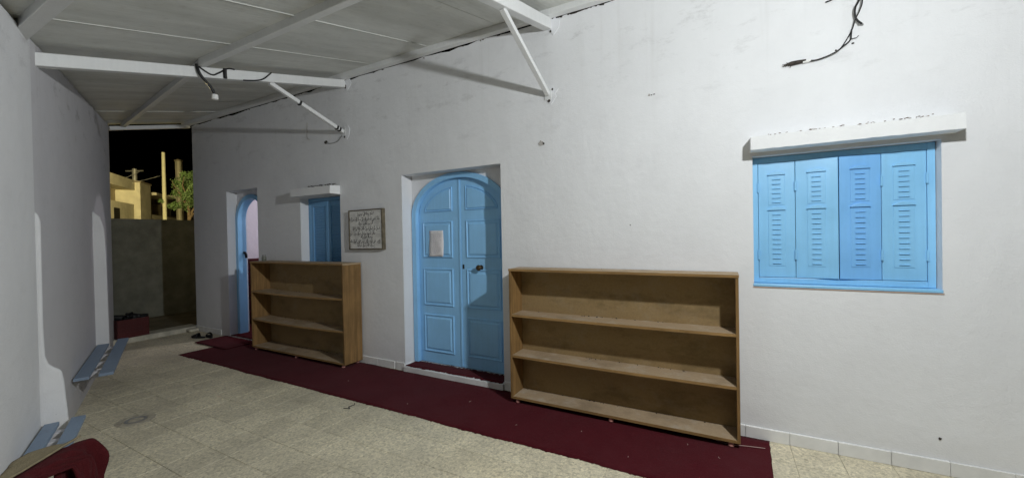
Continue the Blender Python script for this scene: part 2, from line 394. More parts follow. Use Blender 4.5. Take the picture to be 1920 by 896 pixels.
# crumbling joint above the hoods and gaps at the wall head
def crust(x0, x1, z, n, size, name='crumbled_edge', y=-.004, mt=None):
    m = MB()
    for i in range(n):
        c = Vector((random.uniform(x0, x1), y, z+random.gauss(0, .004))); rx, rz = random.uniform(.3, 1)*size*2.2, random.uniform(.3, 1)*size*.55
        pts = [(c.x+rx*math.cos(t)*random.uniform(.6, 1.1), c.z+rz*math.sin(t)*random.uniform(.6, 1.1)) for t in [q*math.pi/3 for q in range(6)]]
        m.prism(pts, lambda a, b: (a, y-.004, b), lambda a, b: (a, y+.006, b))
    return m.build(name, mt or M['grime'], house_wall)
crust(.50, 1.18, 2.251, 44, .0042, mt=M['rust']); crust(.28, .5, 2.251, 9, .005, mt=M['rust'])
crust(-5.0, -4.42, 2.262, 46, .010)
crust(-4.9, -1.0, 3.545, 30, .011); crust(-7.9, -5.0, 3.545, 24, .011)
crust(-1.25, -.9, 3.548, 16, .012); crust(-.55, -.49, 2.69, 2, .006)
# chipped plug and small marks on the plaster
def chip(x, z, r, mat, name='plaster_chip', sq=1):
    m = MB(); pts = [(x+r*math.cos(t)*random.uniform(.55, 1.1), z+r*sq*math.sin(t)*random.uniform(.55, 1.1)) for t in [q*math.pi/5 for q in range(10)]]
    m.prism(pts, lambda a, b: (a, -.006, b), lambda a, b: (a, .004, b)); return m.build(name, mat, house_wall)
chip(-1.513, 2.416, .030, M['hole']); chip(-1.49, 2.41, .011, M['grime'])
chip(1.184, .222, .009, M['grime']); chip(-.53, 2.69, .010, M['hole']); chip(-.70, 1.62, .005, M['grime']); chip(-.955, 1.24, .004, M['grime'])
chip(-4.60, 2.822, .034, M['grime'], sq=.7); chip(1.30, 3.02, .006, M['grime'])

# ================================================================== ARCHED DOUBLE DOOR
DY = .2
dr = root('arched_double_door', (-2.62, DY, .07), 'blue arched double door with raised panels and a paper notice', 'door')
def dl(p): return (p[0]+2.62, p[1]-DY, p[2]-.07)
ZS, A_, B_ = 1.80, .662, .468
def arch_z(x, a=A_, b=B_, zs=ZS): return zs + b*math.sqrt(max(0, 1-(x/a)**2))
# plaster spandrels behind the frame
m = MB(); n = 40; pl = []
for i in range(n+1): pl.append((-.66+1.32*i/n, arch_z(-.66+1.32*i/n)-.012))
for i in range(n):
    (a, za), (b, zb) = pl[i], pl[i+1]
    quad(m, (a-2.6275, DY-.03, za), (b-2.6275, DY-.03, zb), (b-2.6275, DY-.03, 2.30), (a-2.6275, DY-.03, 2.30))
m.build('spandrel', M['reveal'], house_wall)
# frame
def arch_outline(a, b, zs, z0, n=36):
    return [(-a, z0)] + [(-a*math.cos(math.pi*i/n), zs+b*math.sin(math.pi*i/n)) for i in range(n+1)] + [(a, z0)]
def arch_frame(a, b, zs, z0, wdt, y0, y1, off):
    o1 = arch_outline(a, b, zs, z0); o2 = arch_outline(a-wdt, b-wdt, zs, z0); m = MB(); L = len(o1)
    for (px, pz), (qx, qz) in zip(o1, o2):
        m.v += [Vector(off(px, y0, pz)), Vector(off(qx, y0, qz)), Vector(off(qx, y1, qz)), Vector(off(px, y1, pz))]
    for i in range(L-1):
        for q in range(4): m.f.append([i*4+q, i*4+(q+1) % 4, (i+1)*4+(q+1) % 4, (i+1)*4+q])
    m.f += [[0, 1, 2, 3], [(L-1)*4+q for q in range(4)]]; return m
off = lambda x, y, z: (x, y-DY, z-.07)
arch_frame(A_, B_, ZS, .07, .062, DY-.055, DY+.03, off).build('door_frame', M['blue'], dr, bevel=.004)
def clip_arch(x, z, a, b): return min(z, ZS + b*math.sqrt(max(0, 1-(x/a)**2)))
def leaf(x0, x1):
    a, b = A_-.065, B_-.065; n = 18
    pts = [(x0, .075), (x1, .075)] + [(x1+(x0-x1)*i/n, clip_arch(x1+(x0-x1)*i/n, 9, a, b)) for i in range(n+1)]
    return MB().prism(pts, lambda p, q: off(p, DY, q), lambda p, q: off(p, DY+.035, q))
def field(poly, y, parent, name='raised_panel', h=.014, tight=1, mat=None):
    """raised and fielded panel: groove, bevel, flat centre"""
    P = [Vector((p[0], 0, p[1])) for p in poly]; n = len(P); m = MB()
    def inset_poly(d):
        out = []
        for i in range(n):
            a, b, c = P[i-1], P[i], P[(i+1) % n]; e1 = (b-a).normalized(); e2 = (c-b).normalized()
            n1 = Vector((-e1.z, 0, e1.x)); n2 = Vector((-e2.z, 0, e2.x)); bi = (n1+n2).normalized(); k = d/max(.35, bi.dot(n1)); out.append(b+bi*k)
        return out
    rings = [(0, .004), (.004, -.010), (.013, -.013), (.020, -.003), (.034, -.003), (.05, -h)]
    for d, yy in rings:
        for p in inset_poly(d*tight): m.v.append(Vector(off(p.x, y+yy, p.z)))
    for r_ in range(len(rings)-1):
        for i in range(n): m.f.append([r_*n+i, r_*n+(i+1) % n, (r_+1)*n+(i+1) % n, (r_+1)*n+i])
    m.f.append([(len(rings)-1)*n+i for i in range(n)])
    return m.build(name, mat or M['blue'], parent)
for side in (-1, 1):
    x0, x1 = (-.597, -.003) if side < 0 else (.003, .597)
    lf = leaf(x0, x1).build('door_leaf', M['blue'], dr)
    pa, pb = (-.535, -.1) if side < 0 else (.085, .53)
    for z0, z1 in ((.20, .645), (.745, 1.185), (1.305, 1.73)):
        field([(pa, z0), (pb, z0), (pb, z1), (pa, z1)], DY, lf)
    a, b = A_-.15, B_-.145; lo, hi = min(pa, pb), max(pa, pb); xi = min(abs(lo), abs(hi)); t1 = math.acos(xi/a); t0 = math.asin(.075/b); n = 12
    arc = [(a*math.cos(t0+(t1-t0)*i/n), ZS+b*math.sin(t0+(t1-t0)*i/n)) for i in range(n+1)]       # outer foot to inner crown
    if side > 0: field([(xi, 1.84), (arc[0][0]-.004, 1.84)] + arc, DY, lf, tight=.55)
    else: field([(-arc[0][0]+.004, 1.84), (-xi, 1.84)] + [(-p_[0], p_[1]) for p_ in arc[::-1]], DY, lf, tight=.55)
    if side > 0:
        fr = Matrix.Rotation(math.pi/2, 3, 'X')
        MB().lathe([(.012, 0), (.010, .02), (.016, .028), (.030, .040), (.033, .052), (.028, .064), (.012, .070)], off(.275, DY, 1.205), 18, fr).build('door_knob', M['brass'], lf, smooth=True)
        MB().lathe([(.028, 0), (.026, .004)], off(.275, DY-.0005, 1.205), 16, fr).build('knob_rose', M['brass'], lf)
        MB().box(*[q for p in zip(off(.032, DY-.006, 1.185), off(.054, DY-.0005, 1.235)) for q in p]).build('keyhole_plate', M['black'], lf, bevel=.003)
# astragal strip on the meeting stile
MB().box(*[q for p in zip(off(-.012, DY-.008, .08), off(.012, DY-.0005, 2.19)) for q in p]).build('meeting_strip', M['blue'], dr, bevel=.003)
# threshold with its rug
m = MB(); m.box(-3.29, -1.965, -.035, .30, -.02, .060); m.build('door_sill', M['skirt'], house_wall, bevel=.004)
# paper notice on the door
pn = MB(); nx, nz = 6, 9
for j in range(nz+1):
    for i in range(nx+1):
        x_, z_ = -.425+.205*i/nx, 1.322+.30*j/nz
        pn.v.append(Vector((x_-2.62, DY-.021-.004*math.sin(i*1.3+j*.7)-(.006 if j == 0 and i in (0, nx) else 0), z_)))
for j in range(nz):
    for i in range(nx): pn.f.append([j*(nx+1)+i, j*(nx+1)+i+1, (j+1)*(nx+1)+i+1, (j+1)*(nx+1)+i])
po = pn.build('paper_notice', M['paper'], smooth=True); po.modifiers.new('s', 'SOLIDIFY').thickness = .0012
tag(po, 'white paper notice stuck on the blue arched door', 'notice')
tx = MB()
for r_ in range(11):
    z_ = 1.60-.0235*r_; xa = -.41+random.uniform(0, .02)+(0 if r_ else .04); xe = -.24-random.uniform(0, .05)
    while xa < xe:
        l_ = random.uniform(.012, .03); tx.box(xa-2.62, min(xa+l_, xe)-2.62, DY-.0275, DY-.0268, z_, z_+.0035); xa += l_+.007
to = tx.build('printed_lines', simple('faded_print', (.34, .31, .34), .9, .2), po); to['kind'] = 'stuff'

# ================================================================== OPEN ARCHED DOORWAY AND THE LIT ROOM BEHIND IT
D1 = root('open_arched_door', (-6.63, .16, .02), 'blue arched door standing open onto the lit room behind the sagging bookcase', 'door')
off1 = lambda x, y, z: (x, y-.16, z-.02)
arch_frame(.43, .42, 1.86, .02, .065, .12, .25, off1).build('door_frame', M['blue'], D1, bevel=.004)
m = MB(); n = 30
for i in range(n):
    a, b = -.43+.86*i/n, -.43+.86*(i+1)/n; za, zb = [1.86+.42*math.sqrt(max(0, 1-(q/.43)**2))-.01 for q in (a, b)]
    quad(m, (a-6.63, .15, za), (b-6.63, .15, zb), (b-6.63, .15, 2.36), (a-6.63, .15, 2.36))
m.build('spandrel', M['reveal'], house_wall)
lf = MB().box(.356, .392, .225, .98, .012, 1.98).build('door_leaf', M['blue'], D1, bevel=.004)
fr = Matrix.Rotation(-math.pi/2, 3, 'Y')
MB().lathe([(.010, 0), (.010, .03), (.022, .04), (.022, .055), (.01, .06)], (.356, .90, 1.05), 12, fr).build('door_handle', M['black'], lf, smooth=True)
MB().tube([(-.366, .05, 1.33), (-.345, .055, 1.33), (-.325, .06, 1.29), (-.32, .06, 1.24)], [.016, .018, .02, .016], 8).build('latch', M['black'], D1, smooth=True)
# room shell
rm = MB()
RX0, RX1, RY0, RY1, RH = -8.1, -3.6, .305, 3.6, 2.9
quad(rm, (RX0, RY1, 0), (RX1, RY1, 0), (RX1, RY1, RH), (RX0, RY1, RH)); quad(rm, (RX0, RY0, 0), (RX0, RY1, 0), (RX0, RY1, RH), (RX0, RY0, RH))
quad(rm, (RX1, RY0, 0), (RX1, RY1, 0), (RX1, RY1, RH), (RX1, RY0, RH)); quad(rm, (RX0, RY0, RH), (RX1, RY0, RH), (RX1, RY1, RH), (RX0, RY1, RH))
rs = rm.build('room_wall', M['inner']); rs.modifiers.new('t', 'SOLIDIFY').thickness = -.12
struct(rs)
struct(MB().box(RX0, RX1, .302, RY1, -.14, .012).build('room_floor', M['rug']))
# low red cabinet edge inside
cb = root('floor_cushion', (-7.62, 1.75, .012), 'dark red cushion stack on the floor of the lit room', 'cushion')
for i in range(5):
    m = MB().box(-.3, .3, -1.1, 1.1, .001+.24*i, .235+.24*i); m.build('cushion', M['rug_o'], cb, bevel=.05, segs=3)

# ================================================================== SMALL WINDOW SHUTTER
SW = root('dull_blue_shutter', (-4.76, .14, .95), 'dull blue louvred shutter in deep white reveal above the sagging bookcase', 'shutter')
offs = lambda x, y, z: (x+4.76, y-.14, z-.95)
def bx(m, o_, x0, x1, y0, y1, z0, z1):
    a = o_(x0, y0, z0); b = o_(x1, y1, z1); return m.box(a[0], b[0], a[1], b[1], a[2], b[2])
m = MB(); bx(m, offs, -5.168, -5.12, .12, .18, .955, 2.115); bx(m, offs, -4.40, -4.354, .12, .18, .955, 2.115); bx(m, offs, -5.12, -4.40, .12, .18, 2.07, 2.115); bx(m, offs, -5.12, -4.40, .12, .18, .955, 1.0)
m.build('window_frame', M['navy'], SW, bevel=.003)
for x0, x1 in ((-5.118, -4.763), (-4.757, -4.402)):
    m = MB(); bx(m, offs, x0, x0+.05, .125, .16, 1.003, 2.067); bx(m, offs, x1-.05, x1, .125, .16, 1.003, 2.067); bx(m, offs, x0+.05, x1-.05, .125, .16, 2.0, 2.067); bx(m, offs, x0+.05, x1-.05, .125, .16, 1.003, 1.07)
    lf = m.build('shutter_leaf', M['navy'], SW, bevel=.003)
    z = 1.085; sm = MB()
    while z < 1.985:
        c = offs((x0+x1)/2, .143, z); fr_ = Matrix.Translation(c) @ Matrix.Rotation(-1.15, 4, 'X')
        MB().box(-(x1-x0)/2+.048, (x1-x0)/2-.048, -.019, .019, -.004, .004, fr_).build('slat', M['navy'], lf); z += .031

# ================================================================== FOUR-LEAF SHUTTER WINDOW
BW = root('folding_metal_shutter', (.699, .08, 1.14), 'sky blue four leaf folding shutter with louvre slits under white hood', 'shutter')
offb = lambda x, y, z: (x-.699, y-.08, z-1.14)
m = MB(); bx(m, offb, .198, .232, .068, .13, 1.16, 2.097); bx(m, offb, 1.160, 1.199, .068, .13, 1.16, 2.097); bx(m, offb, .232, 1.160, .068, .13, 2.055, 2.097); bx(m, offb, .232, 1.160, .068, .13, 1.16, 1.20)
m.build('shutter_frame', M['sky_blue'], BW, bevel=.003)
bx(MB(), offb, .190, 1.206, -.006, .13, 1.138, 1.158).build('sill', M['sky_blue'], BW, bevel=.004)
bx(MB(), offb, .19, 1.21, -.006, .0, 1.132, 1.1372).build('sill_lip', simple('pinkish_mortar', (.5, .36, .3), .9, .2), BW)
edges = [(.234, .4615), (.4635, .706), (.710, .936), (.938, 1.158)]
angs = [0, -.085, .085, 0]
for k, ((x0, x1), ang) in enumerate(zip(edges, angs)):
    wd = x1-x0; mt = M['blue_turned_shade'] if k == 2 else M['sky_blue']  # third leaf: shade of its turned face put into a deeper blue
    piv = x0 if k in (0, 1) else x1     # hinge side
    base = Matrix.Translation(offb(piv, .072, 1.203)) @ Matrix.Rotation(ang, 4, 'Z')
    def L(x, y, z, base=base, piv=piv): return base @ Vector((x-piv, y, z))
    F = base @ Matrix.Translation((x0-piv, 0, 0))
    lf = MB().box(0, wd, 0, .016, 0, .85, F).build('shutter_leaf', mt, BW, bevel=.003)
    # two pressed fields with a hooded top and a row of slits
    cx_ = wd*.5; hw = .052
    for z0, z1, ns in ((.535, .755, 6), (.085, .495, 11)):
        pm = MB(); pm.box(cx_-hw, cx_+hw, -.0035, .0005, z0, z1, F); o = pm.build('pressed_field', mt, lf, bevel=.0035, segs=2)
        hm = MB(); nn = 8; zt = z1+.002
        prof = [(cx_-hw-.004, zt)] + [(cx_-hw-.004+(2*hw+.008)*i/nn, zt+.004+.022*math.sin(math.pi*i/nn)) for i in range(nn+1)] + [(cx_+hw+.004, zt)]
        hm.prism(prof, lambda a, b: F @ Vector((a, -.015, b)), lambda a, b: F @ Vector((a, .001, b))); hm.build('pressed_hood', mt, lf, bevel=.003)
        sm = MB()
        for i in range(ns):
            z = z1-.03-(z1-z0-.05)*i/(ns-1)
            fr_ = F @ Matrix.Translation((cx_, -.0065, z)) @ Matrix.Rotation(.55, 4, 'X'); sm.box(-.027, .027, -.005, .005, -.0016, .0016, fr_)
        so = sm.build('louvre_slits', mt, lf); so['kind'] = 'stuff'
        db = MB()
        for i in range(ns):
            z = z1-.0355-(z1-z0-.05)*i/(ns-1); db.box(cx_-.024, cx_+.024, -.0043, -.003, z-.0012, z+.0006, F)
        do = db.build('slit_shade', M['slit'], lf); do['kind'] = 'stuff'  # dark strips painted as the shade under each louvre lip
for xh in (.233, .4625, .937, 1.159):
    for z in (1.37, 1.87):
        a = offb(xh, .064, z)
        MB().lathe([(.007, -.035), (.0075, -.034), (.0075, .034), (.007, .035)], a, 10).build('hinge', M['sky_blue'], BW)

# ================================================================== MARBLE PLAQUE
PQ = root('marble_plaque', (-3.855, 0, 1.655), 'framed marble plaque engraved with lines of Arabic script on the wall', 'plaque')
PQ.rotation_euler.y = math.radians(-.4)
MB().box(-.275, .275, -.042, -.02, -.232, .232).build('slab', M['marble'], PQ, bevel=.003)
for bx_ in ((-.292, .292, -.048, .002, .2325, .246), (-.292, .292, -.048, .002, -.246, -.2325), (-.292, -.2755, -.048, .002, -.2324, .2324), (.2755, .292, -.048, .002, -.2324, .2324)):
    MB().box(*bx_).build('frame_rail', M['frame'], PQ, bevel=.002)
rnd = random.Random(3); tm_ = MB()
def stroke(pts, wd):
    for (x0, z0), (x1, z1) in zip(pts[:-1], pts[1:]): tm_.bar((x0, -.0428, z0), (x1, -.0428, z1), wd*rnd.uniform(.7, 1.25), .0014, (0, -1, 0))
rows = [(.185, -.10, .14), (.120, -.24, .25), (.068, -.10, .13), (.006, -.22, .25), (-.052, -.25, .17), (-.094, -.07, .12), (-.148, -.22, .25), (-.196, -.14, .16)]
for z, x0, x1 in rows:           # cursive hand, written right to left
    x = x1
    while x > x0:
        wl = rnd.uniform(.035, .085); n = max(4, int(wl/.009)); pts = []
        for i in range(n+1):
            pts.append((x-wl*i/n, z+.008*math.sin(i*1.9+rnd.random())+rnd.uniform(-.003, .003)-(.012 if i == n and rnd.random() < .6 else 0)))
        stroke(pts, .0042)
        for q in range(rnd.choice((1, 2, 2))):
            ax = x-wl*rnd.random(); hgt = rnd.uniform(.022, .036); stroke([(ax, z), (ax+.004, z+hgt)], .0038)
        if rnd.random() < .6:
            ax = x-wl*rnd.random(); stroke([(ax+.012, z-.003), (ax+.002, z-.019), (ax-.016, z-.016)], .0038)
        for q in range(rnd.choice((1, 2, 3))):
            ax = x-wl*rnd.random(); az = z+rnd.choice((-.022, .024, .03)); stroke([(ax, az), (ax-.006, az+.002)], .0048)
        x -= wl+rnd.uniform(.008, .018)
tm_.build('engraved_script', M['ink'], PQ)

# ================================================================== BOOKCASES
def bookcase(name, x0, x1, yf, yb, lab, shelves, sag, zt, z0=.045):
    wd = x1-x0; dp = yb-yf; r = root(name, (x0, yf, 0), lab, 'bookcase'); t = .02
    for xa in (0, wd-t): MB().box(xa, xa+t, 0, dp, z0, zt-t-.0004).build('side_panel', M['edgez'], r, bevel=.0015)
    MB().box(-.003, wd+.003, -.002, dp, zt-t, zt).build('top_board', [M['shelf']], r, bevel=.0015)
    MB().box(-.001, wd+.001, -.006, -.0025, zt-t-.001, zt-.001).build('top_edging', M['edge'], r)
    MB().box(t+.0004, wd-t-.0004, dp-.006, dp, z0+t, zt-t-.001).build('back_panel', M['back'], r)
    def shelf_(nm, z, sg, y0=.004):
        m = MB(); n = 24
        for i in range(n+1):
            u = i/n; xx_ = t+.0005+(wd-2*t-.001)*u; dz = -sg*4*u*(1-u)
            for (yy, zz) in ((y0, z-t), (dp-.0065, z-t), (dp-.0065, z), (y0, z)): m.v.append(Vector((xx_, yy, zz+dz)))
        for i in range(n):
            for q in range(4): m.f.append([i*4+q, i*4+(q+1) % 4, (i+1)*4+(q+1) % 4, (i+1)*4+q])
        m.f += [[0, 1, 2, 3], [n*4+q for q in range(4)]]
        s = m.build(nm, M['shelf'], r)
        e = MB()
        for i in range(n+1):
            u = i/n; xx_ = t+.0005+(wd-2*t-.001)*u; dz = -sg*4*u*(1-u)
            for (yy, zz) in ((y0-.004, z-t+.0005), (y0-.0003, z-t+.0005), (y0-.0003, z+.0008), (y0-.004, z+.0008)): e.v.append(Vector((xx_, yy, zz+dz)))
        for i in range(n):
            for q in range(4): e.f.append([i*4+q, i*4+(q+1) % 4, (i+1)*4+(q+1) % 4, (i+1)*4+q])
        e.f += [[0, 1, 2, 3], [n*4+q for q in range(4)]]
        e.build('shelf_edging', M['edge'], s)
    for z in shelves: shelf_('shelf', z, sag)
    shelf_('bottom_board', z0+t, 0, .005)
    cm = MB(); rc = random.Random(int(wd*1000))
    for z_ in list(shelves)+[z0+t]:
        for i in range(18):
            u = rc.choice((rc.gauss(.55, .12), rc.gauss(.4, .05), rc.random())); u = min(.97, max(.03, u)); sz_ = rc.uniform(.002, .007)
            yy = dp-.010-abs(rc.gauss(0, .010))-sz_*.6; zz = z_-(sag*4*u*(1-u) if z_ > .2 else 0)
            fr_ = Matrix.Translation((t+(wd-2*t)*u, yy, zz+.0003)) @ Matrix.Rotation(rc.random()*6, 4, 'Z'); cm.box(-sz_, sz_, -sz_*.5, sz_*.5, 0, sz_*rc.uniform(.3, 1.1), fr_)
    co = cm.build('dirt_crumbs', M['grime'], r); co['kind'] = 'stuff'
    for xa in (.06, wd/2, wd-.06):
        for ya in (.03, dp-.03):
            MB().lathe([(.010, 0), (.020, .004), (.022, .014), (.016, .022), (.012, .030), (.020, .036), (.020, z0-.0003)], (xa, ya, .0045), 12).build('foot', M['foot'], r, smooth=True)
    return r
bookcase('low_bookcase', -1.757, .088, -.25, -.022, 'long low bookcase of stained brown board between arched door and four leaf shutter', (.822, .447), .004, 1.243)
bookcase('low_bookcase', -5.90, -3.975, -.285, -.02, 'brown bookcase with sagging shelves under the dull blue shutter', (.838, .450), .016, 1.252)
# jar left on the short bookcase
jr = root('small_jar', (-5.78, -.16, 1.2525), 'small grey jar left on top of bookcase below dull blue shutter', 'jar')
MB().lathe([(.026, 0), (.030, .004), (.030, .055), (.022, .066)], (0, 0, 0), 14).build('body', M['glassy'], jr, smooth=True)
MB().lathe([(.023, .0665), (.024, .085), (.018, .088)], (0, 0, 0), 14).build('lid', M['galv'], jr)

# ================================================================== RUGS
def ragged(name, x0, x1, y0, y1, z, lab, step=.014, jit=.0028, skew=0, wave=.004, cat='rug', clip=None):
    nx = max(4, int((x1-x0)/step)); ny = max(4, int((y1-y0)/.05)); m = MB()
    for j in range(ny+1):
        for i in range(nx+1):
            u, v = i/nx, j/ny; X = x0+(x1-x0)*u+skew*(v-.5); Y = y0+(y1-y0)*v
            if j in (0, ny): Y += random.gauss(0, jit)+.004*math.sin(X*4.3)+.002*math.sin(X*13)+(random.choice((-1, -1, 1))*jit*4 if random.random() < .035 else 0)
            if i in (0, nx): X += random.gauss(0, jit)
            Z = z+.5*wave*(math.sin(X*3.1+Y*2)+math.sin(X*7.7-Y*5.3))*(1 if 0 < j < ny and 0 < i < nx else .4)+wave
            m.v.append(Vector((X, Y, Z)))
    for j in range(ny):
        for i in range(nx): m.f.append([j*(nx+1)+i, j*(nx+1)+i+1, (j+1)*(nx+1)+i+1, (j+1)*(nx+1)+i])
    o = m.build(name, M['rug'], smooth=True); s = o.modifiers.new('thick', 'SOLIDIFY'); s.thickness = .006; s.offset = 1
    tag(o, lab, cat); return o
ragged('runner_rug', -6.60, .262, -.865, -.02, .0012, 'long dark red runner rug laid on the tiles under both bookcases', wave=.0028, skew=.03)
ragged('door_rug', -7.13, -6.25, -.46, -.03, .0095, 'dark red rug piece at the open doorway overlapping the runner end', wave=.0028, jit=.004)
ragged('sill_rug', -3.27, -1.985, -.012, .19, .061, 'narrow dark red rug strip on the arched door sill', wave=.0015, jit=.006)
ragged('threshold_rug', -7.04, -6.22, .0, .30, .0215, 'dark red rug strip inside the open doorway threshold', wave=.001, jit=.003)
# frayed threads and lint
def strand(pts, r, lab, mat, name='loose_thread'):
    o = MB().tube(spline(pts, 6), r, 5).build(name, mat, smooth=True); tag(o, lab, 'thread'); return o
strand([(-.12, -.17, .014), (.02, -.21, .014), (.12, -.19, .015), (.24, -.16, .012)], .0022, 'pale loose thread lying on the red runner beside the long bookcase', M['thread'])
strand([(-3.08, -.90, .004), (-3.05, -.93, .004), (-3.06, -.98, .004), (-3.02, -1.0, .004), (-3.08, -1.02, .004)], .0035, 'dark frayed curl of yarn on the tiles at the runner edge', M['ink'])
for i, (x_, y_) in enumerate(((-.25, -.35), (-.05, -.42), (-1.0, -.5), (-2.1, -.4), (-2.6, -.7), (-.6, -.7), (-1.5, -.62), (-3.6, -.55))):
    a = random.uniform(0, 6); l_ = random.uniform(.008, .02)
    o = MB().tube([(x_, y_, .0115), (x_+l_*math.cos(a), y_+l_*math.sin(a), .013), (x_+l_*1.6*math.cos(a+.5), y_+l_*1.6*math.sin(a+.5), .0115)], .0011, 5).build('lint', M['thread'])
    tag(o, 'tiny pale scrap of lint lying on the red runner', 'lint', 'lint scraps on the runner')

# ================================================================== LEAN-TO CANOPY
CP = root('lean_to_canopy', (0, 0, 3.6), 'white steel lean-to canopy with braced beams and grey roof panels', 'canopy')
def P0(p): return (p[0], p[1], p[2]-3.6)
def yend(X):   # outer edge of roof at X
    return LY(X)-.12 if X < -3.9 else -4.1
PX = -1.93
joints = [PX+.86*k for k in range(-8, 6)]
for a, b in zip(joints[:-1], joints[1:]):
    a2, b2 = max(a, -8.32)+.0025, min(b, 2.3)-.0025
    if b2-a2 < .05: continue
    dz = random.uniform(-.003, .003)
    ya, yb_ = yend(a2), yend(b2); m = MB()
    top = [(a2, .22), (b2, .22), (b2, yb_), (a2, ya)]
    m.v = [Vector(P0((x_, y_, roof_z(y_)+dz))) for x_, y_ in top] + [Vector(P0((x_, y_, roof_z(y_)+.045+dz))) for x_, y_ in top]
    m.f = [[0, 1, 2, 3], [7, 6, 5, 4]] + [[i, (i+1) % 4, 4+(i+1) % 4, 4+i] for i in range(4)]
    m.build('roof_panel', M['roof'], CP)
    if a > -8.2 and abs(a-PX) > .05:
        y0, y1 = -.12, yend(a)+.15
        MB().bar(P0((a, y0, roof_z(y0)-.0035)), P0((a, y1, roof_z(y1)-.0035)), .006, .004).build('panel_seam', M['roof'], CP)
def slopebar(x, y0, y1, zoff, wd, ht, name='beam'):
    return MB().bar(P0((x, y0, roof_z(y0)+zoff)), P0((x, y1, roof_z(y1)+zoff)), wd, ht).build(name, M['steel'], CP, bevel=.006)
BO = -.07-.048
slopebar(-4.24, .0, -2.60, BO, .08, .092); slopebar(-1.43, .0, -4.05, BO, .08, .098); slopebar(1.38, 0, -4.05, BO, .08, .098); slopebar(-8.2, -.005, -1.03, -.075, .07, .058)
def purlin(a, b, wd=.055, ht=.066):
    (x0, y0), (x1, y1) = a, b
    MB().bar(P0((x0, y0, roof_z(y0)-.036)), P0((x1, y1, roof_z(y1)-.036)), wd, ht).build('purlin', M['steel'], CP, bevel=.005)
purlin((-8.3, -.045), (2.3, -.045), .07, .062); purlin((-4.2, -1.575), (2.3, -1.575)); purlin((-8.25, -.86), (-4.23, -1.56), .05); purlin((-4.0, -2.70), (2.3, -2.70), .075)
def brace(x, z0, y1, wd=.042):
    z1 = roof_z(y1)+BO-.045
    b = MB().bar(P0((x, -.012, z0)), P0((x, y1, z1)), wd, wd).build('brace', M['steel'], CP, bevel=.004)
    MB().box(*[q for p in zip(P0((x-.035, -.008, z0-.05)), P0((x+.035, .002, z0+.05))) for q in p]).build('foot_plate', M['steel'], CP, bevel=.003); return b
brace(-1.435, 2.862, -.86); brace(-4.25, 2.905, -.93)
bt = MB(); 
for yy, zz in ((-.62, 3.115), (-.075, 2.955), (-.1, 2.965)):
    bt.box(*[q for p in zip(P0((-4.276, yy-.012, zz-.05)), P0((-4.224, yy+.006, zz+.02))) for q in p])
# black tape bands on the brace
for t_ in (.63, .10, .06):
    a = Vector(P0((-4.25, -.012, 2.905))); b = Vector(P0((-4.25, -.93, roof_z(-.93)+BO-.045))); c = a.lerp(b, t_); d = (b-a).normalized()*.012
    MB().bar(c-d, c+d, .047, .047).build('tape_band', M['black'], CP)
def mound(x, z, name='mortar_patch'):
    m = MB(); pts = [(x+.07*math.cos(t)*random.uniform(.5, 1.1), z+.09*math.sin(t)*random.uniform(.5, 1.1)) for t in [q*math.pi/7 for q in range(14)]]
    m.prism(pts, lambda a, b: (a, -.005, b), lambda a, b: (a, .004, b)); m.build(name, M['reveal'], house_wall)
mound(-1.40, 2.86); mound(-4.20, 2.90); mound(-4.16, 3.5); mound(-1.36, 3.49)
chip(-1.425, 2.80, .02, M['grime']); chip(-1.39, 2.90, .012, M['grime']); chip(-4.235, 2.84, .016, M['grime']); chip(-4.20, 3.47, .02, M['grime'], sq=1.6); chip(-1.40, 3.44, .014, M['grime'])
strand([(-4.26, -.02, 2.86), (-4.36, -.012, 2.80), (-4.50, -.01, 2.79), (-4.60, -.012, 2.82)], .004, 'thin grey wire from the brace foot to a socket hole', M['galv'], 'bare_wire')
strand([(-4.97, -.006, 3.13), (-4.98, -.006, 3.00), (-4.97, -.006, 2.92), (-4.93, -.006, 2.90)], .004, 'thin bare wire painted over on the plaster left of brace', M['hole'], 'painted_wire')

# lamp holder and cables on the beam
LH = root('lamp_holder', (-4.19, -1.57, 3.13), 'black cable with empty white lamp holder hanging from beam', 'lamp holder')
c0 = lambda x, y, z: (x+4.19, y+1.57, z-3.13)
bs = roof_z(-1.57)+BO
MB().tube(spline([c0(-4.19, -1.62, bs+.05), c0(-4.17, -1.60, bs-.04), c0(-4.165, -1.52, bs-.13), c0(-4.165, -1.49, bs-.19)], 6), .013, 8).build('cable', M['black'], LH, smooth=True)
MB().lathe([(.013, .0), (.026, -.006), (.027, -.045), (.02, -.05)], c0(-4.165, -1.488, bs-.185), 14).build('socket', M['socket'], LH)
def onbeam(y, dz): return (-4.193, y, roof_z(y)+BO+dz)
strand([onbeam(-1.60, .045), onbeam(-1.50, -.02), onbeam(-1.44, .0), onbeam(-1.36, .05), onbeam(-1.30, .046)], .007, 'black wire looping over the beam next to the lamp holder', M['black'], 'beam_wire')
strand([onbeam(-1.385, .046), onbeam(-1.385, 0), onbeam(-1.382, -.046)], .016, 'short thick black cable hanging across the beam face', M['black'], 'beam_cable')
strand([onbeam(-1.22, -.052), onbeam(-1.10, -.045), onbeam(-1.02, -.02), onbeam(-.94, .05)], .007, 'thin black wire rising across the beam near the brace', M['black'], 'beam_wire')

